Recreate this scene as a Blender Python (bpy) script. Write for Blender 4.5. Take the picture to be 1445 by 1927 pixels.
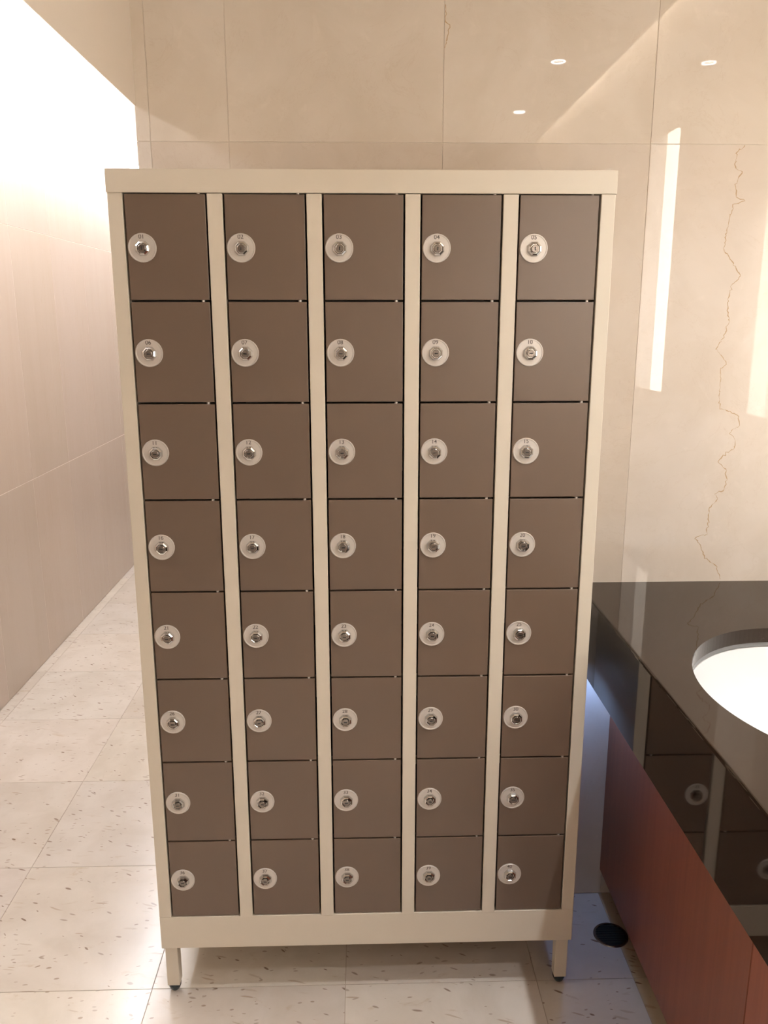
import bpy, bmesh, math, random
from mathutils import Vector, Matrix

for o in list(bpy.data.objects):
    bpy.data.objects.remove(o, do_unlink=True)
scene = bpy.context.scene
col = scene.collection
random.seed(7)

# ------------------------------------------------------------------ camera
PITCH, YAW, ROLL = -0.230553376, 0.0279805621, -0.000631150125
cam_d = bpy.data.cameras.new('camera')
cam = bpy.data.objects.new('camera', cam_d)
col.objects.link(cam)
cp, sp, cy_, sy_ = math.cos(PITCH), math.sin(PITCH), math.cos(YAW), math.sin(YAW)
fwd = Vector((sy_ * cp, cy_ * cp, sp))
right = Vector((cy_, -sy_, 0))
up = right.cross(fwd)
r2 = math.cos(ROLL) * right + math.sin(ROLL) * up
u2 = -math.sin(ROLL) * right + math.cos(ROLL) * up
rot = Matrix((r2, u2, -fwd)).transposed()
cam.matrix_world = Matrix.Translation((-0.0076, -1.5532, 1.465)) @ rot.to_4x4()
cam_d.sensor_fit = 'VERTICAL'
cam_d.sensor_height = 36.0
cam_d.lens = 1557.27 / 1927.0 * 36.0
cam_d.clip_start = 0.02
scene.camera = cam

# ------------------------------------------------------------------ world and exposure
world = bpy.data.worlds.new('world')
world.use_nodes = True
world.node_tree.nodes['Background'].inputs[0].default_value = (0.5, 0.5, 0.5, 1)
world.node_tree.nodes['Background'].inputs[1].default_value = 0.02
scene.world = world
vs = scene.view_settings
vs.view_transform = 'Standard'
vs.look = 'None'
vs.exposure = 0.16
vs.gamma = 1.0
vs.use_curve_mapping = False
STRIP_L = 12.0        # radiance of the warm strips beside the mirrors
DOWN_L = 5700.0        # radiance of the cool ceiling spots
CORRIDOR_L = 60.0     # radiance of the batten along the corridor wall
NIGHT_L = 75.0        # radiance of the bluish lamp under the counter
COVE_L = 190.0         # radiance of the cove tube above the mirrors
STRIP_C = (1.0, 0.925, 0.82)
DOWN_C = (0.93, 0.96, 1.0)
CORRIDOR_C = (0.92, 0.96, 1.03)

# ------------------------------------------------------------------ materials
def srgb(r, g, b):
    f = lambda c: (c / 255 / 12.92) if c / 255 <= 0.04045 else ((c / 255 + 0.055) / 1.055) ** 2.4
    return (f(r), f(g), f(b), 1)

def new_mat(name):
    m = bpy.data.materials.new(name)
    m.use_nodes = True
    nt = m.node_tree
    return m, nt, nt.nodes['Principled BSDF']

def N(nt, kind, **kw):
    n = nt.nodes.new(kind)
    for k, v in kw.items():
        setattr(n, k, v)
    return n

def mixc(nt, fac, a, b, blend='MIX'):
    n = N(nt, 'ShaderNodeMix', data_type='RGBA', blend_type=blend)
    for sock, v in ((0, fac), (6, a), (7, b)):
        if isinstance(v, (int, float)):
            n.inputs[sock].default_value = v
        elif isinstance(v, tuple):
            n.inputs[sock].default_value = v
        else:
            nt.links.new(v, n.inputs[sock])
    return n.outputs[2]

def math_(nt, op, a, b=0.0, c=None):
    n = N(nt, 'ShaderNodeMath', operation=op)
    for i, v in enumerate((a, b) if c is None else (a, b, c)):
        if isinstance(v, (int, float)):
            n.inputs[i].default_value = v
        else:
            nt.links.new(v, n.inputs[i])
    return n.outputs[0]

def ramp(nt, fac, lo, hi):
    n = N(nt, 'ShaderNodeMapRange', interpolation_type='SMOOTHSTEP')
    nt.links.new(fac, n.inputs[0])
    n.inputs[1].default_value = lo
    n.inputs[2].default_value = hi
    return n.outputs[0]

def piece_coords(nt, scale=(1, 1, 1), rotz=0.0):
    """object coordinates with a random shift for every piece"""
    tc = N(nt, 'ShaderNodeTexCoord')
    oi = N(nt, 'ShaderNodeObjectInfo')
    sh = N(nt, 'ShaderNodeVectorMath', operation='SCALE')
    sh.inputs[0].default_value = (31.7, 17.3, 23.9)
    nt.links.new(oi.outputs['Random'], sh.inputs['Scale'])
    ad = N(nt, 'ShaderNodeVectorMath', operation='ADD')
    nt.links.new(tc.outputs['Object'], ad.inputs[0])
    nt.links.new(sh.outputs[0], ad.inputs[1])
    mp = N(nt, 'ShaderNodeMapping')
    mp.inputs['Scale'].default_value = scale
    mp.inputs['Rotation'].default_value = (0, 0, rotz)
    nt.links.new(ad.outputs[0], mp.inputs[0])
    return mp.outputs[0], oi

def noise(nt, vec, scale, detail=4.0, rough=0.55, dist=0.0):
    n = N(nt, 'ShaderNodeTexNoise')
    n.inputs['Scale'].default_value = scale
    n.inputs['Detail'].default_value = detail
    n.inputs['Roughness'].default_value = rough
    n.inputs['Distortion'].default_value = dist
    nt.links.new(vec, n.inputs['Vector'])
    return n.outputs['Fac']

def plain(name, c, rough=0.5, metal=0.0, spec=0.5, coat=0.0):
    m, nt, p = new_mat(name)
    p.inputs['Base Color'].default_value = c if len(c) == 4 else (*c, 1)
    p.inputs['Roughness'].default_value = rough
    p.inputs['Metallic'].default_value = metal
    p.inputs['Specular IOR Level'].default_value = spec
    p.inputs['Coat Weight'].default_value = coat
    p.inputs['Coat Roughness'].default_value = 0.05
    return m

def painted(name, c, rough, grain=0.03, bump=0.0):
    """powder coat: a faint mottling and orange peel"""
    m, nt, p = new_mat(name)
    tc = N(nt, 'ShaderNodeTexCoord')
    f = noise(nt, tc.outputs['Object'], 14.0, 3.0)
    dark = tuple(x * (1 - grain) for x in c[:3]) + (1,)
    lite = tuple(min(1, x * (1 + grain)) for x in c[:3]) + (1,)
    nt.links.new(mixc(nt, f, dark, lite), p.inputs['Base Color'])
    p.inputs['Roughness'].default_value = rough
    if bump:
        g = noise(nt, tc.outputs['Object'], 900.0, 2.0)
        b = N(nt, 'ShaderNodeBump')
        b.inputs['Strength'].default_value = bump
        b.inputs['Distance'].default_value = 0.0004
        nt.links.new(g, b.inputs['Height'])
        nt.links.new(b.outputs[0], p.inputs['Normal'])
    return m

def emit(name, c, s):
    m, nt, p = new_mat(name)
    p.inputs['Base Color'].default_value = (0.8, 0.8, 0.8, 1)
    p.inputs['Emission Color'].default_value = (*c, 1)
    p.inputs['Emission Strength'].default_value = s
    return m

def marble(name, base, cloud, rough, cloud_scale=5.0, streak=(1, 1, 1)):
    m, nt, p = new_mat(name)
    vec, oi = piece_coords(nt, streak)
    f = noise(nt, vec, cloud_scale, 6.0, 0.6, 0.6)
    c1 = mixc(nt, ramp(nt, f, 0.32, 0.70), base, cloud)
    f2 = noise(nt, vec, cloud_scale * 4.5, 5.0, 0.65, 0.8)
    c2 = mixc(nt, math_(nt, 'MULTIPLY', ramp(nt, f2, 0.55, 0.80), 0.35), c1, tuple(min(1, x * 1.12) for x in base[:3]) + (1,))
    # hair-thin warm veins
    v = noise(nt, vec, cloud_scale * 0.9, 8.0, 0.62, 1.5)
    d = math_(nt, 'ABSOLUTE', math_(nt, 'SUBTRACT', v, 0.5))
    vein = math_(nt, 'MULTIPLY', math_(nt, 'SUBTRACT', 1.0, ramp(nt, d, 0.0, 0.006)), 0.10)
    c3 = mixc(nt, vein, c2, (0.42, 0.27, 0.15, 1))
    c4 = mixc(nt, 1.0, c3, oi.outputs['Color'], 'MULTIPLY')
    nt.links.new(c4, p.inputs['Base Color'])
    p.inputs['Roughness'].default_value = rough
    p.inputs['IOR'].default_value = 1.52
    return m

M_BACK = marble('polished_cream_marble', (0.69, 0.62, 0.55, 1), (0.64, 0.565, 0.485, 1), 0.014)
M_LEFT = marble('honed_pink_beige_marble', (0.595, 0.51, 0.445, 1), (0.58, 0.49, 0.42, 1), 0.12, 2.2, (3.0, 3.0, 0.25))

def floor_mat():
    m, nt, p = new_mat('speckled_fossil_limestone')
    vec, oi = piece_coords(nt)
    f = noise(nt, vec, 6.0, 6.0, 0.6, 0.5)
    c = mixc(nt, ramp(nt, f, 0.3, 0.72), (0.68, 0.615, 0.545, 1), (0.60, 0.53, 0.455, 1))
    warp = N(nt, 'ShaderNodeTexNoise')
    warp.inputs['Scale'].default_value = 5.0
    nt.links.new(vec, warp.inputs['Vector'])
    wsc = N(nt, 'ShaderNodeVectorMath', operation='SCALE')
    wsc.inputs['Scale'].default_value = 0.09
    nt.links.new(warp.outputs['Color'], wsc.inputs[0])
    wad = N(nt, 'ShaderNodeVectorMath', operation='ADD')
    nt.links.new(vec, wad.inputs[0])
    nt.links.new(wsc.outputs[0], wad.inputs[1])
    # pale drifts and thin tan streaks
    mp0 = N(nt, 'ShaderNodeMapping')
    mp0.inputs['Scale'].default_value = (3.0, 9.0, 1.0)
    mp0.inputs['Rotation'].default_value = (0, 0, 0.35)
    nt.links.new(wad.outputs[0], mp0.inputs[0])
    st = noise(nt, mp0.outputs[0], 5.0, 6.0, 0.65, 0.3)
    c = mixc(nt, math_(nt, 'MULTIPLY', ramp(nt, st, 0.60, 0.74), 0.40), c, (0.47, 0.34, 0.21, 1))
    # fossil specks: three sizes of short dashes
    for (sx, sy, ang, rad, share, dark, strength) in (
            (24, 78, 0.45, 0.22, 0.09, (0.20, 0.12, 0.075, 1), 0.75),
            (34, 96, -0.15, 0.20, 0.13, (0.26, 0.17, 0.11, 1), 0.65),
            (9, 62, 0.22, 0.17, 0.16, (0.38, 0.27, 0.18, 1), 0.5)):
        mp = N(nt, 'ShaderNodeMapping')
        mp.inputs['Rotation'].default_value = (0, 0, ang)
        nt.links.new(wad.outputs[0], mp.inputs[0])
        m2 = N(nt, 'ShaderNodeMapping')
        m2.inputs['Scale'].default_value = (sx, sy, 0.0)
        nt.links.new(mp.outputs[0], m2.inputs[0])
        v = N(nt, 'ShaderNodeTexVoronoi', voronoi_dimensions='2D')
        v.inputs['Scale'].default_value = 1.0
        nt.links.new(m2.outputs[0], v.inputs['Vector'])
        sep = N(nt, 'ShaderNodeSeparateColor')
        nt.links.new(v.outputs['Color'], sep.inputs[0])
        pick = math_(nt, 'GREATER_THAN', sep.outputs[0], 1.0 - share)
        r = math_(nt, 'MULTIPLY', math_(nt, 'ADD', 0.35, sep.outputs[1]), rad)
        inside = math_(nt, 'SUBTRACT', 1.0, ramp(nt, math_(nt, 'DIVIDE', v.outputs['Distance'], r), 0.55, 1.0))
        fac = math_(nt, 'MULTIPLY', math_(nt, 'MULTIPLY', pick, inside), math_(nt, 'MULTIPLY_ADD', sep.outputs[2], 0.5, strength - 0.35))
        c = mixc(nt, fac, c, dark)
    c = mixc(nt, 1.0, c, oi.outputs['Color'], 'MULTIPLY')
    nt.links.new(c, p.inputs['Base Color'])
    p.inputs['Roughness'].default_value = 0.16
    p.inputs['IOR'].default_value = 1.5
    return m
M_FLOOR = floor_mat()

def wood_mat():
    m, nt, p = new_mat('red_brown_wood_laminate')
    vec, oi = piece_coords(nt, (60.0, 60.0, 2.2))
    f = noise(nt, vec, 1.0, 5.0, 0.6, 0.4)
    vec2, _ = piece_coords(nt, (12.0, 12.0, 0.6))
    f2 = noise(nt, vec2, 1.0, 3.0, 0.5, 0.3)
    c = mixc(nt, ramp(nt, f, 0.3, 0.72), (0.25, 0.075, 0.038, 1), (0.19, 0.053, 0.027, 1))
    c = mixc(nt, math_(nt, 'MULTIPLY', f2, 0.5), c, (0.235, 0.078, 0.041, 1))
    c = mixc(nt, 1.0, c, oi.outputs['Color'], 'MULTIPLY')
    nt.links.new(c, p.inputs['Base Color'])
    p.inputs['Roughness'].default_value = 0.38
    return m
M_WOOD = wood_mat()

def granite_mat():
    m, nt, p = new_mat('polished_dark_granite')
    tc = N(nt, 'ShaderNodeTexCoord')
    f = noise(nt, tc.outputs['Object'], 160.0, 3.0, 0.7)
    g = noise(nt, tc.outputs['Object'], 9.0, 4.0, 0.6)
    c = mixc(nt, ramp(nt, f, 0.55, 0.75), (0.009, 0.005, 0.003, 1), (0.022, 0.012, 0.007, 1))
    c = mixc(nt, math_(nt, 'MULTIPLY', g, 0.3), c, (0.022, 0.012, 0.007, 1))
    nt.links.new(c, p.inputs['Base Color'])
    p.inputs['Roughness'].default_value = 0.035
    p.inputs['IOR'].default_value = 1.46
    p.inputs['Specular Tint'].default_value = (1.0, 0.82, 0.66, 1)
    return m
M_GRANITE = granite_mat()

M_CREAM = painted('cream_powder_coat', (0.715, 0.64, 0.53), 0.42, 0.015, 0.04)
M_TAUPE = painted('taupe_powder_coat', (0.147, 0.099, 0.068), 0.36, 0.03, 0.06)
M_TAUPE.node_tree.nodes['Principled BSDF'].inputs['Specular IOR Level'].default_value = 0.75
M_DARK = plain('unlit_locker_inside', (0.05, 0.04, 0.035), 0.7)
M_PLATE = plain('satin_nickel', (0.66, 0.61, 0.56), 0.36, 0.25)
M_CHROME = plain('chrome', (0.66, 0.65, 0.63), 0.08, 1.0)
M_CORE = plain('worn_steel', (0.27, 0.24, 0.22), 0.26, 1.0)
M_SLOT = plain('black_slot', (0.01, 0.009, 0.008), 0.6)
M_INK = plain('dark_engraving', (0.12, 0.10, 0.09), 0.6)
M_FOOT = plain('black_teal_plastic', (0.010, 0.022, 0.030), 0.22)
M_GROUT = plain('pale_grout', (0.74, 0.66, 0.57), 0.8)
M_LGROUT = plain('white_grout', (0.82, 0.75, 0.69), 0.8)
M_FGROUT = plain('floor_grout', (0.46, 0.37, 0.29), 0.8)
M_PAINT = painted('beige_wall_paint', (0.60, 0.53, 0.46), 0.75, 0.015)
M_BULK = painted('pale_beige_paint', (0.78, 0.69, 0.59), 0.6, 0.01)
M_CEIL = painted('ceiling_paint', (0.56, 0.48, 0.40), 0.8, 0.01)
M_WHITE = plain('white_plaster', (0.80, 0.77, 0.73), 0.8)
M_CERAMIC = plain('white_glazed_ceramic', (0.72, 0.715, 0.71), 0.06)
M_GASKET = plain('grey_sealant', (0.16, 0.155, 0.15), 0.3)
M_MIRROR = plain('mirror_glass', (0.86, 0.87, 0.86), 0.01, 1.0)
M_DRAIN = plain('dull_drain_steel', (0.10, 0.10, 0.095), 0.32, 0.9)
M_DRAINRIM = plain('drain_rim_steel', (0.35, 0.34, 0.33), 0.25, 1.0)
M_ALU = plain('brushed_aluminium', (0.62, 0.60, 0.57), 0.3, 1.0)
M_STRIP = emit('warm_diffuser', STRIP_C, STRIP_L)
M_STRIP1 = emit('warm_diffuser_soft', STRIP_C, STRIP_L * 0.36)
M_STRIP2 = emit('warm_diffuser_dim', STRIP_C, STRIP_L * 0.6)
M_FROST = emit('frosted_acrylic', STRIP_C, 2.6)
M_RING = emit('glow_added_trim', DOWN_C, 24.0)  # emission put into the trim so a bright ring mirrors in the marble
M_LENS = emit('cool_lens', DOWN_C, DOWN_L)
M_NIGHT = emit('cool_blue_lens', (0.27, 0.48, 1.0), NIGHT_L)
M_BATTEN = emit('batten_tube', CORRIDOR_C, CORRIDOR_L)
M_COVE = emit('cove_tube', (1.0, 0.93, 0.83), COVE_L)
M_STRIP3 = emit('warm_diffuser_added', STRIP_C, STRIP_L * 1.6)  # only for the two added rear strips
M_VEIN = plain('rusty_vein', (0.46, 0.31, 0.17), 0.3)

# ------------------------------------------------------------------ mesh helpers
def mesh_from_bm(name, bm, mat, smooth=False):
    me = bpy.data.meshes.new(name)
    bmesh.ops.recalc_face_normals(bm, faces=bm.faces)
    bm.to_mesh(me)
    bm.free()
    me.materials.append(mat)
    if smooth:
        for p in me.polygons:
            p.use_smooth = True
    return me

WORLD = {}

def put(name, me, loc, parent=None, rot=None):
    o = bpy.data.objects.new(name, me)
    col.objects.link(o)
    loc = Vector(loc)
    WORLD[o.name] = loc
    if parent is not None:
        o.parent = parent
        o.location = loc - WORLD[parent.name]
    else:
        o.location = loc
    if rot:
        o.rotation_euler = rot
    return o

def box_mesh(name, size, mat, bevel=0.0, seg=1):
    bm = bmesh.new()
    bmesh.ops.create_cube(bm, size=1.0)
    for v in bm.verts:
        v.co = Vector((v.co.x * size[0], v.co.y * size[1], v.co.z * size[2]))
    if bevel:
        bmesh.ops.bevel(bm, geom=list(bm.edges), offset=bevel, segments=seg, affect='EDGES', profile=0.5)
    return mesh_from_bm(name, bm, mat)

def box(name, lo, hi, mat, parent=None, bevel=0.0, seg=1):
    lo, hi = Vector(lo), Vector(hi)
    return put(name, box_mesh(name, hi - lo, mat, bevel, seg), (lo + hi) / 2, parent)

def lathe_mesh(name, prof, mat, n=32, axis='Z', smooth=True, sx=1.0, sy=1.0, flat_angle=None):
    """prof: list of (r, h). Revolved about the axis; r=0 closes to a point."""
    bm = bmesh.new()
    rings = []
    for r, h in prof:
        if r < 1e-9:
            rings.append([bm.verts.new((0, 0, h))])
        else:
            rings.append([bm.verts.new((r * sx * math.cos(2 * math.pi * k / n), r * sy * math.sin(2 * math.pi * k / n), h)) for k in range(n)])
    for a, b in zip(rings[:-1], rings[1:]):
        for k in range(n):
            k2 = (k + 1) % n
            if len(a) == 1 and len(b) == 1:
                continue
            if len(a) == 1:
                bm.faces.new((a[0], b[k2], b[k]))
            elif len(b) == 1:
                bm.faces.new((a[k], a[k2], b[0]))
            else:
                bm.faces.new((a[k], a[k2], b[k2], b[k]))
    if axis == '-Y':   # h points towards the viewer (negative Y), ring in XZ
        for v in bm.verts:
            x, y, z = v.co
            v.co = Vector((x, -z, y))
    me = mesh_from_bm(name, bm, mat, smooth)
    if smooth:
        me.set_sharp_from_angle(angle=math.radians(35))
    return me

def prism_y(name, prof, y0, y1, mat, parent=None, base=None, smooth=False):
    """prof: closed list of (x, z), swept along Y"""
    cx = sum(p[0] for p in prof) / len(prof)
    cz = sum(p[1] for p in prof) / len(prof)
    cyy = (y0 + y1) / 2
    bm = bmesh.new()
    a = [bm.verts.new((x - cx, y0 - cyy, z - cz)) for x, z in prof]
    b = [bm.verts.new((x - cx, y1 - cyy, z - cz)) for x, z in prof]
    n = len(prof)
    for k in range(n):
        bm.faces.new((a[k], a[(k + 1) % n], b[(k + 1) % n], b[k]))
    bm.faces.new(a[::-1])
    bm.faces.new(b)
    me = mesh_from_bm(name, bm, mat, smooth)
    if smooth:
        me.set_sharp_from_angle(angle=math.radians(30))
    return put(name, me, (cx, cyy, cz), parent)

def thing(name, loc, label, cat, group=None):
    o = put(name, None, loc)
    o.empty_display_size = 0.05
    return tag(o, label, cat, group)

def tag(o, label, cat, group=None):
    o['label'] = label
    o['category'] = cat
    if group:
        o['group'] = group
    return o

def struct(o, label):
    o['kind'] = 'structure'
    o['label'] = label
    return o

# ------------------------------------------------------------------ the room
XL, XR = -1.395, 1.10           # left corridor wall, right mirror wall
YB, YR, YE = 0.3105, -2.95, 4.70  # back wall, wall behind the viewer, corridor end
XS = -0.466                     # free end of the back wall
ZC, ZK = 2.46, 2.75             # room ceiling, corridor ceiling
ZJ1, ZJ2 = 0.80, 1.822          # wall tile courses

def tint(o, t):
    o.color = (t[0], t[1], t[2], 1)

# floor
floor = struct(box('floor', (XL - 0.06, YR - 0.06, -0.08), (XR + 0.06, YE + 0.06, -0.0012), M_FGROUT), 'polished beige limestone floor with brown fossil specks')
P = 0.433
def tile_box(name, x0, x1, y0, y1, parent, t):
    if x1 - x0 < 0.01 or y1 - y0 < 0.01:
        return
    g = 0.0007
    o = box(name, (x0 + g, y0 + g, -0.0013), (x1 - g, y1 - g, 0.0), M_FLOOR, parent, 0.0003)
    tint(o, t)
    return o
xb = [-0.051 + P * k for k in range(-4, 4)]
yb = [0.023 + P * k for k in range(-8, 12)]
XCAB = 0.604
for i in range(len(xb) - 1):
    for j in range(len(yb) - 1):
        x0, x1 = max(xb[i], XL), min(xb[i + 1], XCAB)
        y0, y1 = max(yb[j], YR), min(yb[j + 1], YE)
        if x0 > XS + 0.12:
            y1 = min(y1, YB)
        b = random.uniform(0.93, 1.04)
        tile_box('floor_tile', x0, x1, y0, y1, floor, (b, b * random.uniform(0.98, 1.0), b * random.uniform(0.95, 1.0)))
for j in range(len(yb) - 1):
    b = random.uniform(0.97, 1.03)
    tile_box('under_cabinet_tile', XCAB, XR, max(yb[j], YR), min(yb[j + 1], YB), floor, (0.80 * b, 0.68 * b, 0.50 * b))  # darker, browner tint on the tiles below the cabinets

# back wall
wall_back = struct(box('wall_back', (XS, YB + 0.0012, 0), (XR + 0.06, YB + 0.12, ZK), M_GROUT), 'polished cream marble back wall behind the lockers')
def wall_tile_y(x0, x1, z0, z1, t):
    g = 0.0006
    o = box('wall_tile', (x0 + g, YB, z0 + g), (x1 - g, YB + 0.0013, z1 - g), M_BACK, wall_back, 0.0003)
    tint(o, t)
    return o
xs = [XS - 0.003, -0.440, -0.278, 0.168, 0.6085, 1.054, XR]
rows = [0.0, ZJ1, ZJ2, ZK]
big_tile = None
upper_tile = None
for i in range(len(xs) - 1):
    for j in range(3):
        t = (1.0, 1.0, 1.0)
        if j == 2:
            t = (1.04, 1.03, 1.005)
        elif i in (1, 2, 3):
            t = (0.955, 0.93, 0.905)
        elif i == 4:
            t = (1.05, 1.04, 1.04)
        b = random.uniform(0.985, 1.015)
        o = wall_tile_y(xs[i], xs[i + 1], rows[j], rows[j + 1], tuple(b * q for q in t))
        if (i, j) == (4, 1):
            big_tile = o
        if (i, j) == (3, 2):
            upper_tile = o

# natural cracks filled with a rusty vein, a hair proud of the polish
def vein(pts, parent, w):
    bm = bmesh.new()
    fine = []
    for (xa, za), (xc, zc) in zip(pts[:-1], pts[1:]):
        n = max(2, int(math.hypot(xc - xa, zc - za) / 0.004))
        for k in range(n):
            f = k / n
            fine.append((xa + (xc - xa) * f + random.gauss(0, 0.0013), za + (zc - za) * f + random.gauss(0, 0.0013)))
    fine.append(pts[-1])
    y = YB - 0.00025
    prev = None
    c = WORLD[parent.name]
    for k, (x, z) in enumerate(fine):
        a = fine[max(k - 1, 0)]
        b = fine[min(k + 1, len(fine) - 1)]
        d = Vector((b[0] - a[0], b[1] - a[1]))
        d = d.normalized() if d.length > 1e-6 else Vector((0, 1))
        ww = w * random.choice((0.35, 0.6, 0.8, 1.0, 1.0, 1.5)) / 2
        v1 = bm.verts.new((x - d.y * ww - c.x, y - c.y, z + d.x * ww - c.z))
        v2 = bm.verts.new((x + d.y * ww - c.x, y - c.y, z - d.x * ww - c.z))
        if prev:
            bm.faces.new((prev[0], prev[1], v2, v1))
        prev = (v1, v2)
    me = mesh_from_bm('vein', bm, M_VEIN)
    put('vein', me, c, parent)
vein([(0.8118, 1.8210), (0.793, 1.8062), (0.7945, 1.7787), (0.8094, 1.7671), (0.798, 1.7426), (0.8028, 1.7168), (0.822, 1.7104), (0.7962, 1.7017), (0.7901, 1.6691), (0.787, 1.6407), (0.7843, 1.6076), (0.8078, 1.5821), (0.8283, 1.553), (0.808, 1.5316), (0.805, 1.4885), (0.8104, 1.4564), (0.8037, 1.4264), (0.7884, 1.3974), (0.8158, 1.3622), (0.8021, 1.354), (0.805, 1.3101), (0.8033, 1.2886), (0.8093, 1.2633), (0.8333, 1.256), (0.854, 1.245), (0.8571, 1.2255), (0.8343, 1.2073), (0.8504, 1.1938), (0.8513, 1.1716), (0.8256, 1.1557), (0.8169, 1.1421), (0.8348, 1.1233), (0.8409, 1.0983), (0.8333, 1.0731), (0.8153, 1.0657), (0.8228, 1.0517), (0.8057, 1.0327), (0.8053, 0.9956), (0.8052, 0.9685), (0.7756, 0.9597), (0.791, 0.9427), (0.8052, 0.9112), (0.8338, 0.8912), (0.8473, 0.8567)], big_tile, 0.0017)
vein([(0.1694, 2.0834), (0.1711, 2.0524), (0.1789, 2.0466), (0.1747, 2.0309), (0.1728, 2.0191), (0.1697, 2.0033)], upper_tile, 0.0018)

# left corridor wall
wall_left = struct(box('wall_left', (XL - 0.08, YR, 0), (XL - 0.0006, YE, ZK), M_LGROUT), 'pinkish beige marble wall along the corridor')
yl = [1.928 + 0.445 * k for k in range(-11, 7)]
for j in range(len(yl) - 1):
    for k in range(3):
        y0, y1 = max(yl[j], YR), min(yl[j + 1], YE)
        if y1 - y0 < 0.01:
            continue
        g = 0.0012
        o = box('wall_tile', (XL - 0.0013, y0 + g, rows[k] + g), (XL, y1 - g, rows[k + 1] - g), M_LEFT, wall_left, 0.0003)
        b = random.uniform(0.98, 1.02)
        tint(o, (b, b * random.uniform(0.985, 1.0), b * random.uniform(0.97, 1.0)))

wall_end = struct(box('wall_corridor_end', (XL - 0.08, YE, 0), (XR, YE + 0.08, ZK), M_PAINT), 'beige end wall of the corridor')
wall_side = struct(box('wall_corridor_side', (XS + 0.0, YB + 0.12, 0), (XS + 0.10, YE, ZK), M_PAINT), 'beige side wall of the corridor behind the partition')
wall_right = struct(box('wall_right', (XR, YR, 0), (XR + 0.06, YB, ZK), M_PAINT), 'beige wall above the washbasins')
wall_rear = struct(box('wall_rear', (XL - 0.08, YR - 0.08, 0), (XR + 0.06, YR, ZK), M_PAINT), 'beige wall behind the viewer')
SPOTS = [(0.79, -0.62), (0.79, -1.43), (0.79, -2.26)]
def ceiling_mesh():
    # slab with a round hole for each recessed spot
    bm = bmesh.new()
    ov = [bm.verts.new((x, y, 0)) for x, y in ((XS, YR), (1.022, YR), (1.022, YB), (XS, YB))]
    es = [bm.edges.new((ov[k], ov[(k + 1) % 4])) for k in range(4)]
    for hx, hy in SPOTS:
        hv = [bm.verts.new((hx + 0.0242 * math.cos(2 * math.pi * k / 32), hy + 0.0242 * math.sin(2 * math.pi * k / 32), 0)) for k in range(32)]
        es += [bm.edges.new((hv[k], hv[(k + 1) % 32])) for k in range(32)]
    bmesh.ops.triangle_fill(bm, use_beauty=True, use_dissolve=False, edges=es)
    for f in list(bm.faces):
        c = f.calc_center_median()
        if any(math.hypot(c.x - hx, c.y - hy) < 0.0238 for hx, hy in SPOTS):
            bm.faces.remove(f)
    ext = bmesh.ops.extrude_face_region(bm, geom=list(bm.faces))
    for v in [g for g in ext['geom'] if isinstance(g, bmesh.types.BMVert)]:
        v.co.z += 0.03
    return mesh_from_bm('ceiling', bm, M_CEIL)
ceiling = struct(put('ceiling', ceiling_mesh(), (0, 0, ZC)), 'beige ceiling with recessed spots')
cove = struct(box('ceiling_cove', (XS, YR, 2.62), (XR, YB, ZK), M_WHITE), 'white light slot above the mirrors')
ceil_k = struct(box('ceiling_corridor', (XL - 0.08, YR, ZK), (XR, YE, ZK + 0.06), M_WHITE), 'white corridor ceiling')
# downstand between room and corridor, with a sharp mitred lower edge
struct(prism_y('wall_bulkhead', [(XS, 1.889), (XS, ZK), (XS - 0.10, ZK), (XS - 0.10, 2.20)], YR, YB, M_BULK), 'beige bulkhead over the corridor opening')

# ------------------------------------------------------------------ lamps
def downlight(x, y, label):
    t = thing('downlight', (x, y, ZC), label, 'ceiling spotlight', 'recessed ceiling spots')
    put('trim_ring', lathe_mesh('trim_ring', [(0.0225, 0.0), (0.0225, -0.0020), (0.0275, -0.0025), (0.0285, 0.0), (0.0225, 0.0)], M_RING, 32), (x, y, ZC), t)
    put('reflector', lathe_mesh('reflector', [(0.0230, 0.0), (0.0230, 0.0305), (0.0238, 0.0305), (0.0238, 0.0), (0.0230, 0.0)], M_WHITE, 32), (x, y, ZC), t)
    put('lens', lathe_mesh('lens', [(0.0, 0.0275), (0.018, 0.0275), (0.018, 0.030), (0.0, 0.030)], M_LENS, 24), (x, y, ZC), t)
    put('housing', lathe_mesh('housing', [(0.0, 0.0308), (0.0245, 0.0308), (0.0245, 0.060), (0.0, 0.060)], M_ALU, 24), (x, y, ZC), t)
for y, lb in ((-0.62, 'small round ceiling spot nearest the locker bank, above the counter'), (-1.43, 'small round ceiling spot mirrored in the marble, larger of the two left reflections'),
              (-2.26, 'small round ceiling spot mirrored in the marble, smaller and lower reflection')):
    downlight(0.79, y, lb)

def vanity_light(y0, y1, side, label, mat):
    """flush lit strip y0..y1 with a softly glowing frosted panel on one side"""
    t = thing('vanity_light', (XR, (y0 + y1) / 2, 1.65), label, 'wall light', 'strip lights beside the mirrors')
    box('diffuser', (XR - 0.012, y0, 1.20), (XR - 0.002, y1, 2.10), mat, t, 0.003, 2)
    f0, f1 = (y0 - side, y0 - 0.002) if side > 0 else (y1 + 0.002, y1 - side)
    box('frosted_panel', (XR - 0.010, f0, 1.20), (XR - 0.002, f1, 2.10), M_FROST, t, 0.002)
    box('cap', (XR - 0.014, min(y0, f0), 1.185), (XR - 0.001, max(y1, f1), 1.20), M_ALU, t)
    box('cap', (XR - 0.014, min(y0, f0), 2.10), (XR - 0.001, max(y1, f1), 2.115), M_ALU, t)
vanity_light(-0.15, -0.06, -0.14, 'vertical strip light nearest the marble back wall, glowing at the right edge', M_STRIP1)
vanity_light(-0.960, -0.865, 0.17, 'vertical strip light mirrored as a bright bar in the marble', M_STRIP)
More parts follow.
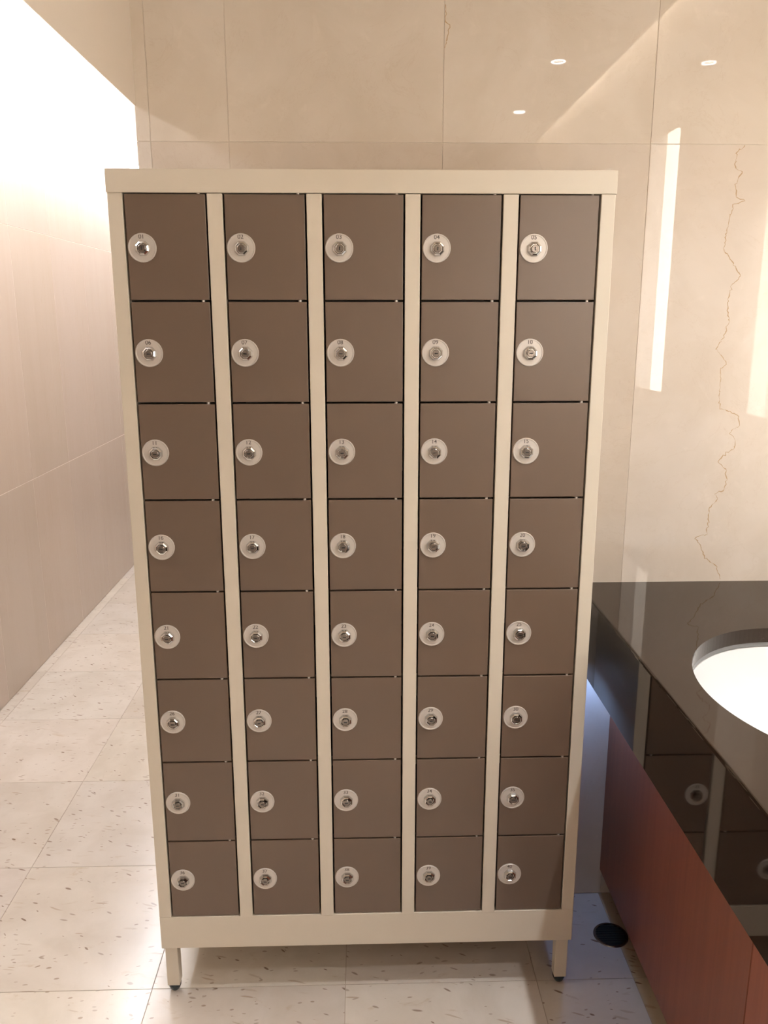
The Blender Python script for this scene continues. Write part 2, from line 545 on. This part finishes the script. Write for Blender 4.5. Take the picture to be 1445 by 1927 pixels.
vanity_light(-1.74, -1.67, 0.03, 'vertical strip light farthest from the marble, faintly mirrored above the lockers', M_STRIP2)
vanity_light(-2.34, -2.24, 0.10, 'added unseen vertical strip light near the far end of the counter', M_STRIP3)  # this and the next strip are added for sheen on the right-hand doors
vanity_light(-2.84, -2.74, -0.08, 'added unseen vertical strip light in the corner behind the viewer', M_STRIP3)

def mirror(y0, y1, label):
    m = box('wall_mirror', (XR - 0.006, y0, 0.98), (XR - 0.0005, y1, 2.34), M_MIRROR)
    tag(m, label, 'mirror')
mirror(-0.855, -0.16, 'frameless mirror above the white basin')

t = thing('cove_tube', (1.04, -1.3, 2.575), 'linear tube in the ceiling slot above the mirrors', 'light tube')
box('tube', (1.03, -2.9, 2.575), (1.05, 0.0, 2.60), M_COVE, t, 0.004, 2)

t = thing('corridor_batten', (XL, 2.0, 2.42), 'long glowing batten high on the corridor wall', 'light batten')
prism_y('tube', [(XL + 0.11 + 0.018 * math.cos(a * math.pi / 6), 2.30 + 0.018 * math.sin(a * math.pi / 6)) for a in range(12)], -0.40, 4.6, M_BATTEN, t)
for yy in (-0.2, 1.0, 2.1, 3.2, 4.4):
    box('bracket', (XL, yy - 0.012, 2.312), (XL + 0.118, yy + 0.012, 2.322), M_WHITE, t)

nl = thing('under_counter_light', (0.556, 0.225, 0.664), 'small bluish lamp under the dark counter beside the marble wall', 'lamp')
box('lamp_body', (0.530, 0.185, 0.688), (0.582, 0.265, 0.700), M_WHITE, nl, 0.002, 2)
box('lens', (0.535, 0.200, 0.676), (0.577, 0.250, 0.688), M_NIGHT, nl, 0.003, 2)
box('bracket', (0.522, 0.215, 0.700), (0.590, 0.235, 0.822), M_WHITE, nl)

# ------------------------------------------------------------------ locker bank
W2 = 0.45
ZT, ZB = 1.7186, 0.125
DT, DB = 1.6793, 0.2035
WO, WP = 0.02573, 0.02703
DW = (0.9 - 2 * WO - 4 * WP) / 5
DEPTH = 0.298
locker = thing('locker_cabinet', (0, 0.15, 0), 'cream metal locker bank with forty numbered taupe doors on short legs', 'locker')
# lid and rails
box('top_rail', (-W2 - 0.0012, -0.0018, DT), (W2 + 0.0012, DEPTH, ZT), M_CREAM, locker, 0.0006, 1)
box('bottom_rail', (-W2, 0.0, ZB), (W2, DEPTH, DB), M_CREAM, locker, 0.0012, 2)
for s in (-1, 1):
    x0, x1 = (-W2, -W2 + WO) if s < 0 else (W2 - WO, W2)
    box('side_panel', (x0, 0.0, DB), (x1, DEPTH, DT), M_CREAM, locker, 0.0012, 2)
for c in range(4):
    x0 = -W2 + WO + (c + 1) * DW + c * WP
    box('post', (x0, -0.0008, DB - 0.003), (x0 + WP, 0.02, DT - 0.001), M_CREAM, locker, 0.0012, 2)
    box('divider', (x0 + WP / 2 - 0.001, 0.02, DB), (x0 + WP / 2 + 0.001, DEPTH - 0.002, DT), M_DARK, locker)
box('back_panel', (-W2 + WO, DEPTH - 0.002, DB), (W2 - WO, DEPTH, DT), M_CREAM, locker)
PITCHZ = (DT - DB) / 8
for r in range(1, 8):
    z = DT - r * PITCHZ
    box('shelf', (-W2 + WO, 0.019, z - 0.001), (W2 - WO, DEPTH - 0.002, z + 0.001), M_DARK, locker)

GS, GZ = 0.0033, 0.0036
dw, dh = DW - 2 * GS, PITCHZ - GZ
door_me = box_mesh('door', (dw, 0.015, dh), M_TAUPE, 0.0009, 2)
plate_me = lathe_mesh('lock_plate', [(0, 0.0018), (0.0222, 0.0018), (0.0232, 0.0026), (0.0245, 0.0026), (0.0252, 0.0016), (0.0252, -0.0005), (0, -0.0005)], M_PLATE, 40, '-Y')
def bezel_mesh():
    # octagonal chrome collar with a rounded shoulder and an inner well
    n = 8
    bm = bmesh.new()
    prof = [(0.0140, 0.0), (0.0138, 0.0028), (0.0122, 0.0064), (0.0098, 0.0080), (0.0088, 0.0072), (0.0086, 0.0045)]
    rings = []
    for r, h in prof:
        rings.append([bm.verts.new((r * math.cos(2 * math.pi * (k + 0.5) / n), -h, r * math.sin(2 * math.pi * (k + 0.5) / n))) for k in range(n)])
    for a, b in zip(rings[:-1], rings[1:]):
        for k in range(n):
            bm.faces.new((a[k], a[(k + 1) % n], b[(k + 1) % n], b[k]))
    bm.faces.new(rings[-1])
    return mesh_from_bm('lock_bezel', bm, M_CHROME)
bezel_me = bezel_mesh()
core_me = lathe_mesh('lock_core', [(0, 0.0058), (0.0060, 0.0058), (0.0070, 0.0050), (0.0072, 0.0), (0, 0.0)], M_CORE, 20, '-Y')
slot_me = box_mesh('keyhole', (0.0016, 0.0012, 0.0062), M_SLOT)
pin_me = lathe_mesh('hinge_pin', [(0, 0.0024), (0.0030, 0.0024), (0.0030, -0.0024), (0, -0.0024)], M_PLATE, 12)

def number_mesh(txt):
    cu = bpy.data.curves.new('number', 'FONT')
    cu.body = txt
    cu.size = 0.0108
    cu.align_x = 'CENTER'
    cu.align_y = 'CENTER'
    cu.extrude = 0.0
    cu.offset = 0.00012
    tmp = bpy.data.objects.new('number_text', cu)
    col.objects.link(tmp)
    dg = bpy.context.evaluated_depsgraph_get()
    me = bpy.data.meshes.new_from_object(tmp.evaluated_get(dg))
    bpy.data.objects.remove(tmp, do_unlink=True)
    bpy.data.curves.remove(cu)
    for v in me.vertices:
        v.co = Vector((v.co.x, 0.0, v.co.y))
    me.materials.clear()
    me.materials.append(M_INK)
    me.name = 'number'
    return me

YD = 0.0012   # door faces sit a touch behind the posts
for r in range(8):
    for c in range(5):
        n = r * 5 + c + 1
        xl = -W2 + WO + c * (DW + WP) + GS
        zt = DT - r * PITCHZ - GZ / 2
        d = put('door', door_me, (xl + dw / 2, YD + 0.0075, zt - dh / 2), locker)
        d['label'] = 'taupe locker door number %02d' % n
        lx, lz = xl + 0.0268, zt - dh / 2 - 0.0005
        put('lock_plate', plate_me, (lx, YD, lz), d)
        bx_, bz_ = lx + 0.0008, lz - 0.0012
        put('lock_bezel', bezel_me, (bx_, YD - 0.0016, bz_), d)
        put('lock_core', core_me, (bx_, YD - 0.0050, bz_), d)
        ang = random.uniform(-0.12, 0.12) + (0 if r == 0 else math.pi / 2)
        put('keyhole', slot_me, (bx_, YD - 0.0106, bz_), d, (0, ang, 0))
        put('number', number_mesh('%02d' % n), (lx - 0.0004, YD - 0.0021, lz + 0.0188), d)
        put('hinge_pin', pin_me, (xl + dw - 0.012, YD + 0.004, zt + 0.0018), d)
        if r == 7:
            put('hinge_pin', pin_me, (xl + dw - 0.012, YD + 0.004, zt - dh - 0.0018), d)

LEG = 0.027
foot_me = lathe_mesh('foot', [(0, 0.022), (0.0125, 0.022), (0.0142, 0.018), (0.0136, 0.012), (0.0110, 0.005), (0.0075, 0.0008), (0, 0.0)], M_FOOT, 20)
for sx in (-1, 1):
    for y0 in (0.010, DEPTH - 0.012 - LEG):
        x0 = -W2 + 0.0045 if sx < 0 else W2 - 0.0045 - LEG
        leg = box('leg', (x0, y0, 0.0195), (x0 + LEG, y0 + LEG, ZB), M_CREAM, locker, 0.001)
        put('foot', foot_me, (x0 + LEG / 2, y0 + LEG / 2, 0.0), leg)

# ------------------------------------------------------------------ counter, basin, cabinets
ZCT = 0.852
XA = 0.5025
YN = -2.30
SX, SY, SA, SB = 0.815, -0.285, 0.245, 0.288   # basin cut-out: centre, half axes
counter = thing('countertop', (0.8, YB, 0.0), 'polished dark brown granite countertop with an oval basin cut-out', 'countertop')
def slab_mesh():
    bm = bmesh.new()
    th = 0.030
    x0, x1, y0, y1 = XA + 0.02, XR, YN, YB
    outer = [(x0, y0), (x1, y0), (x1, y1), (x0, y1)]
    n = 144
    inner = [(SX + SA * math.cos(2 * math.pi * k / n), SY + SB * math.sin(2 * math.pi * k / n)) for k in range(n)]
    ov = [bm.verts.new((x, y, 0)) for x, y in outer]
    iv = [bm.verts.new((x, y, 0)) for x, y in inner]
    es = [bm.edges.new((ov[k], ov[(k + 1) % 4])) for k in range(4)] + [bm.edges.new((iv[k], iv[(k + 1) % n])) for k in range(n)]
    bmesh.ops.triangle_fill(bm, use_beauty=True, use_dissolve=False, edges=es)
    for f in list(bm.faces):
        c = f.calc_center_median()
        if ((c.x - SX) / SA) ** 2 + ((c.y - SY) / SB) ** 2 < 0.98:
            bm.faces.remove(f)
    ext = bmesh.ops.extrude_face_region(bm, geom=list(bm.faces))
    for v in [g for g in ext['geom'] if isinstance(g, bmesh.types.BMVert)]:
        v.co.z -= th
    for v in bm.verts:
        v.co -= Vector((0.8, YB, 0))
    return mesh_from_bm('slab', bm, M_GRANITE)
put('slab', slab_mesh(), (0.8, YB, ZCT), counter)
R = 0.005
prof = [(XA + 0.02, ZCT)]
prof += [(XA + R - R * math.sin(a * math.pi / 12), ZCT - R + R * math.cos(a * math.pi / 12)) for a in range(7)]
prof += [(XA, 0.6655), (XA + 0.0015, 0.664), (XA + 0.02, 0.664)]
prism_y('apron', prof, YN, YB, M_GRANITE, counter)

basin = thing('wash_basin', (SX, SY, 0.66), 'white oval ceramic basin set under the dark countertop', 'basin')
bp = [(1.06, 0.812), (1.035, 0.8125), (1.002, 0.811), (0.985, 0.797), (0.955, 0.765), (0.88, 0.722), (0.74, 0.692), (0.50, 0.676), (0.20, 0.669), (0.095, 0.668),
      (0.095, 0.660), (0.55, 0.664), (0.80, 0.682), (0.93, 0.715), (1.00, 0.765), (1.06, 0.800), (1.06, 0.812)]
put('bowl', lathe_mesh('bowl', [(r, z - 0.66) for r, z in bp], M_CERAMIC, 72, 'Z', True, SA, SB), (SX, SY, 0.66), basin)
put('seal', lathe_mesh('seal', [(1.0, 0.8215 - 0.66), (1.05, 0.8215 - 0.66), (1.05, 0.8130 - 0.66), (1.0, 0.8130 - 0.66), (1.0, 0.8215 - 0.66)], M_GASKET, 72, 'Z', True, SA + 0.001, SB + 0.001), (SX, SY, 0.66), basin)
put('waste', lathe_mesh('waste', [(0, 0.672), (0.016, 0.672), (0.024, 0.670), (0.024, 0.660), (0, 0.660)], M_CHROME, 24), (SX, SY, 0.0), basin)

XP = 0.6035
def cabinet(y0, y1, label, t):
    c = thing('vanity_cabinet', ((XP + XR) / 2, (y0 + y1) / 2, 0.072), label, 'cabinet', 'cabinets under the counter')
    tint(box('front_panel', (XP, y0 + 0.0012, 0.072), (XP + 0.018, y1 - 0.0012, 0.70), M_WOOD, c, 0.0008), t)
    for yy in (y0 + 0.0015, y1 - 0.0175):
        tint(box('side_panel', (XP + 0.018, yy, 0.072), (XR - 0.03, yy + 0.016, 0.64), M_WOOD, c), t)
    box('base_panel', (XP + 0.018, y0 + 0.0175, 0.072), (XR - 0.03, y1 - 0.0175, 0.088), M_WOOD, c)
    for k, yy in enumerate((y0 + 0.06, y1 - 0.09)):
        box('support', (XP + 0.16, yy, 0.0), (XP + 0.19, yy + 0.03, 0.072), M_DARK, c)
cabinet(-0.457, YB, 'red-brown wood cabinet next to the marble wall, under the dark counter', (1.0, 1.0, 1.0))
cabinet(-1.225, -0.457, 'lighter red-brown wood cabinet at the bottom right corner', (1.25, 1.2, 1.2))
cabinet(-1.995, -1.225, 'red-brown wood cabinet farthest from the marble wall', (1.0, 1.0, 1.0))

# ------------------------------------------------------------------ floor drain
drain = thing('floor_drain', (0.592, 0.158, 0.0), 'round dark metal floor drain beside the wood cabinet', 'drain')
put('rim', lathe_mesh('rim', [(0.0355, 0.0005), (0.0355, 0.0022), (0.0405, 0.0022), (0.0418, 0.0003), (0.0355, 0.0005)], M_DRAINRIM, 40), (0.592, 0.158, 0), drain)
put('plate', lathe_mesh('plate', [(0, 0.0004), (0.0356, 0.0004), (0.0356, 0.0), (0, 0.0)], M_SLOT, 40), (0.592, 0.158, 0), drain)
for k in range(-4, 5):
    yy = k * 0.0078
    hl = math.sqrt(max(0.0356 ** 2 - yy ** 2, 0)) - 0.0005
    box('bar', (0.592 - hl, 0.158 + yy - 0.0022, 0.0004), (0.592 + hl, 0.158 + yy + 0.0022, 0.0016), M_DRAIN, drain)
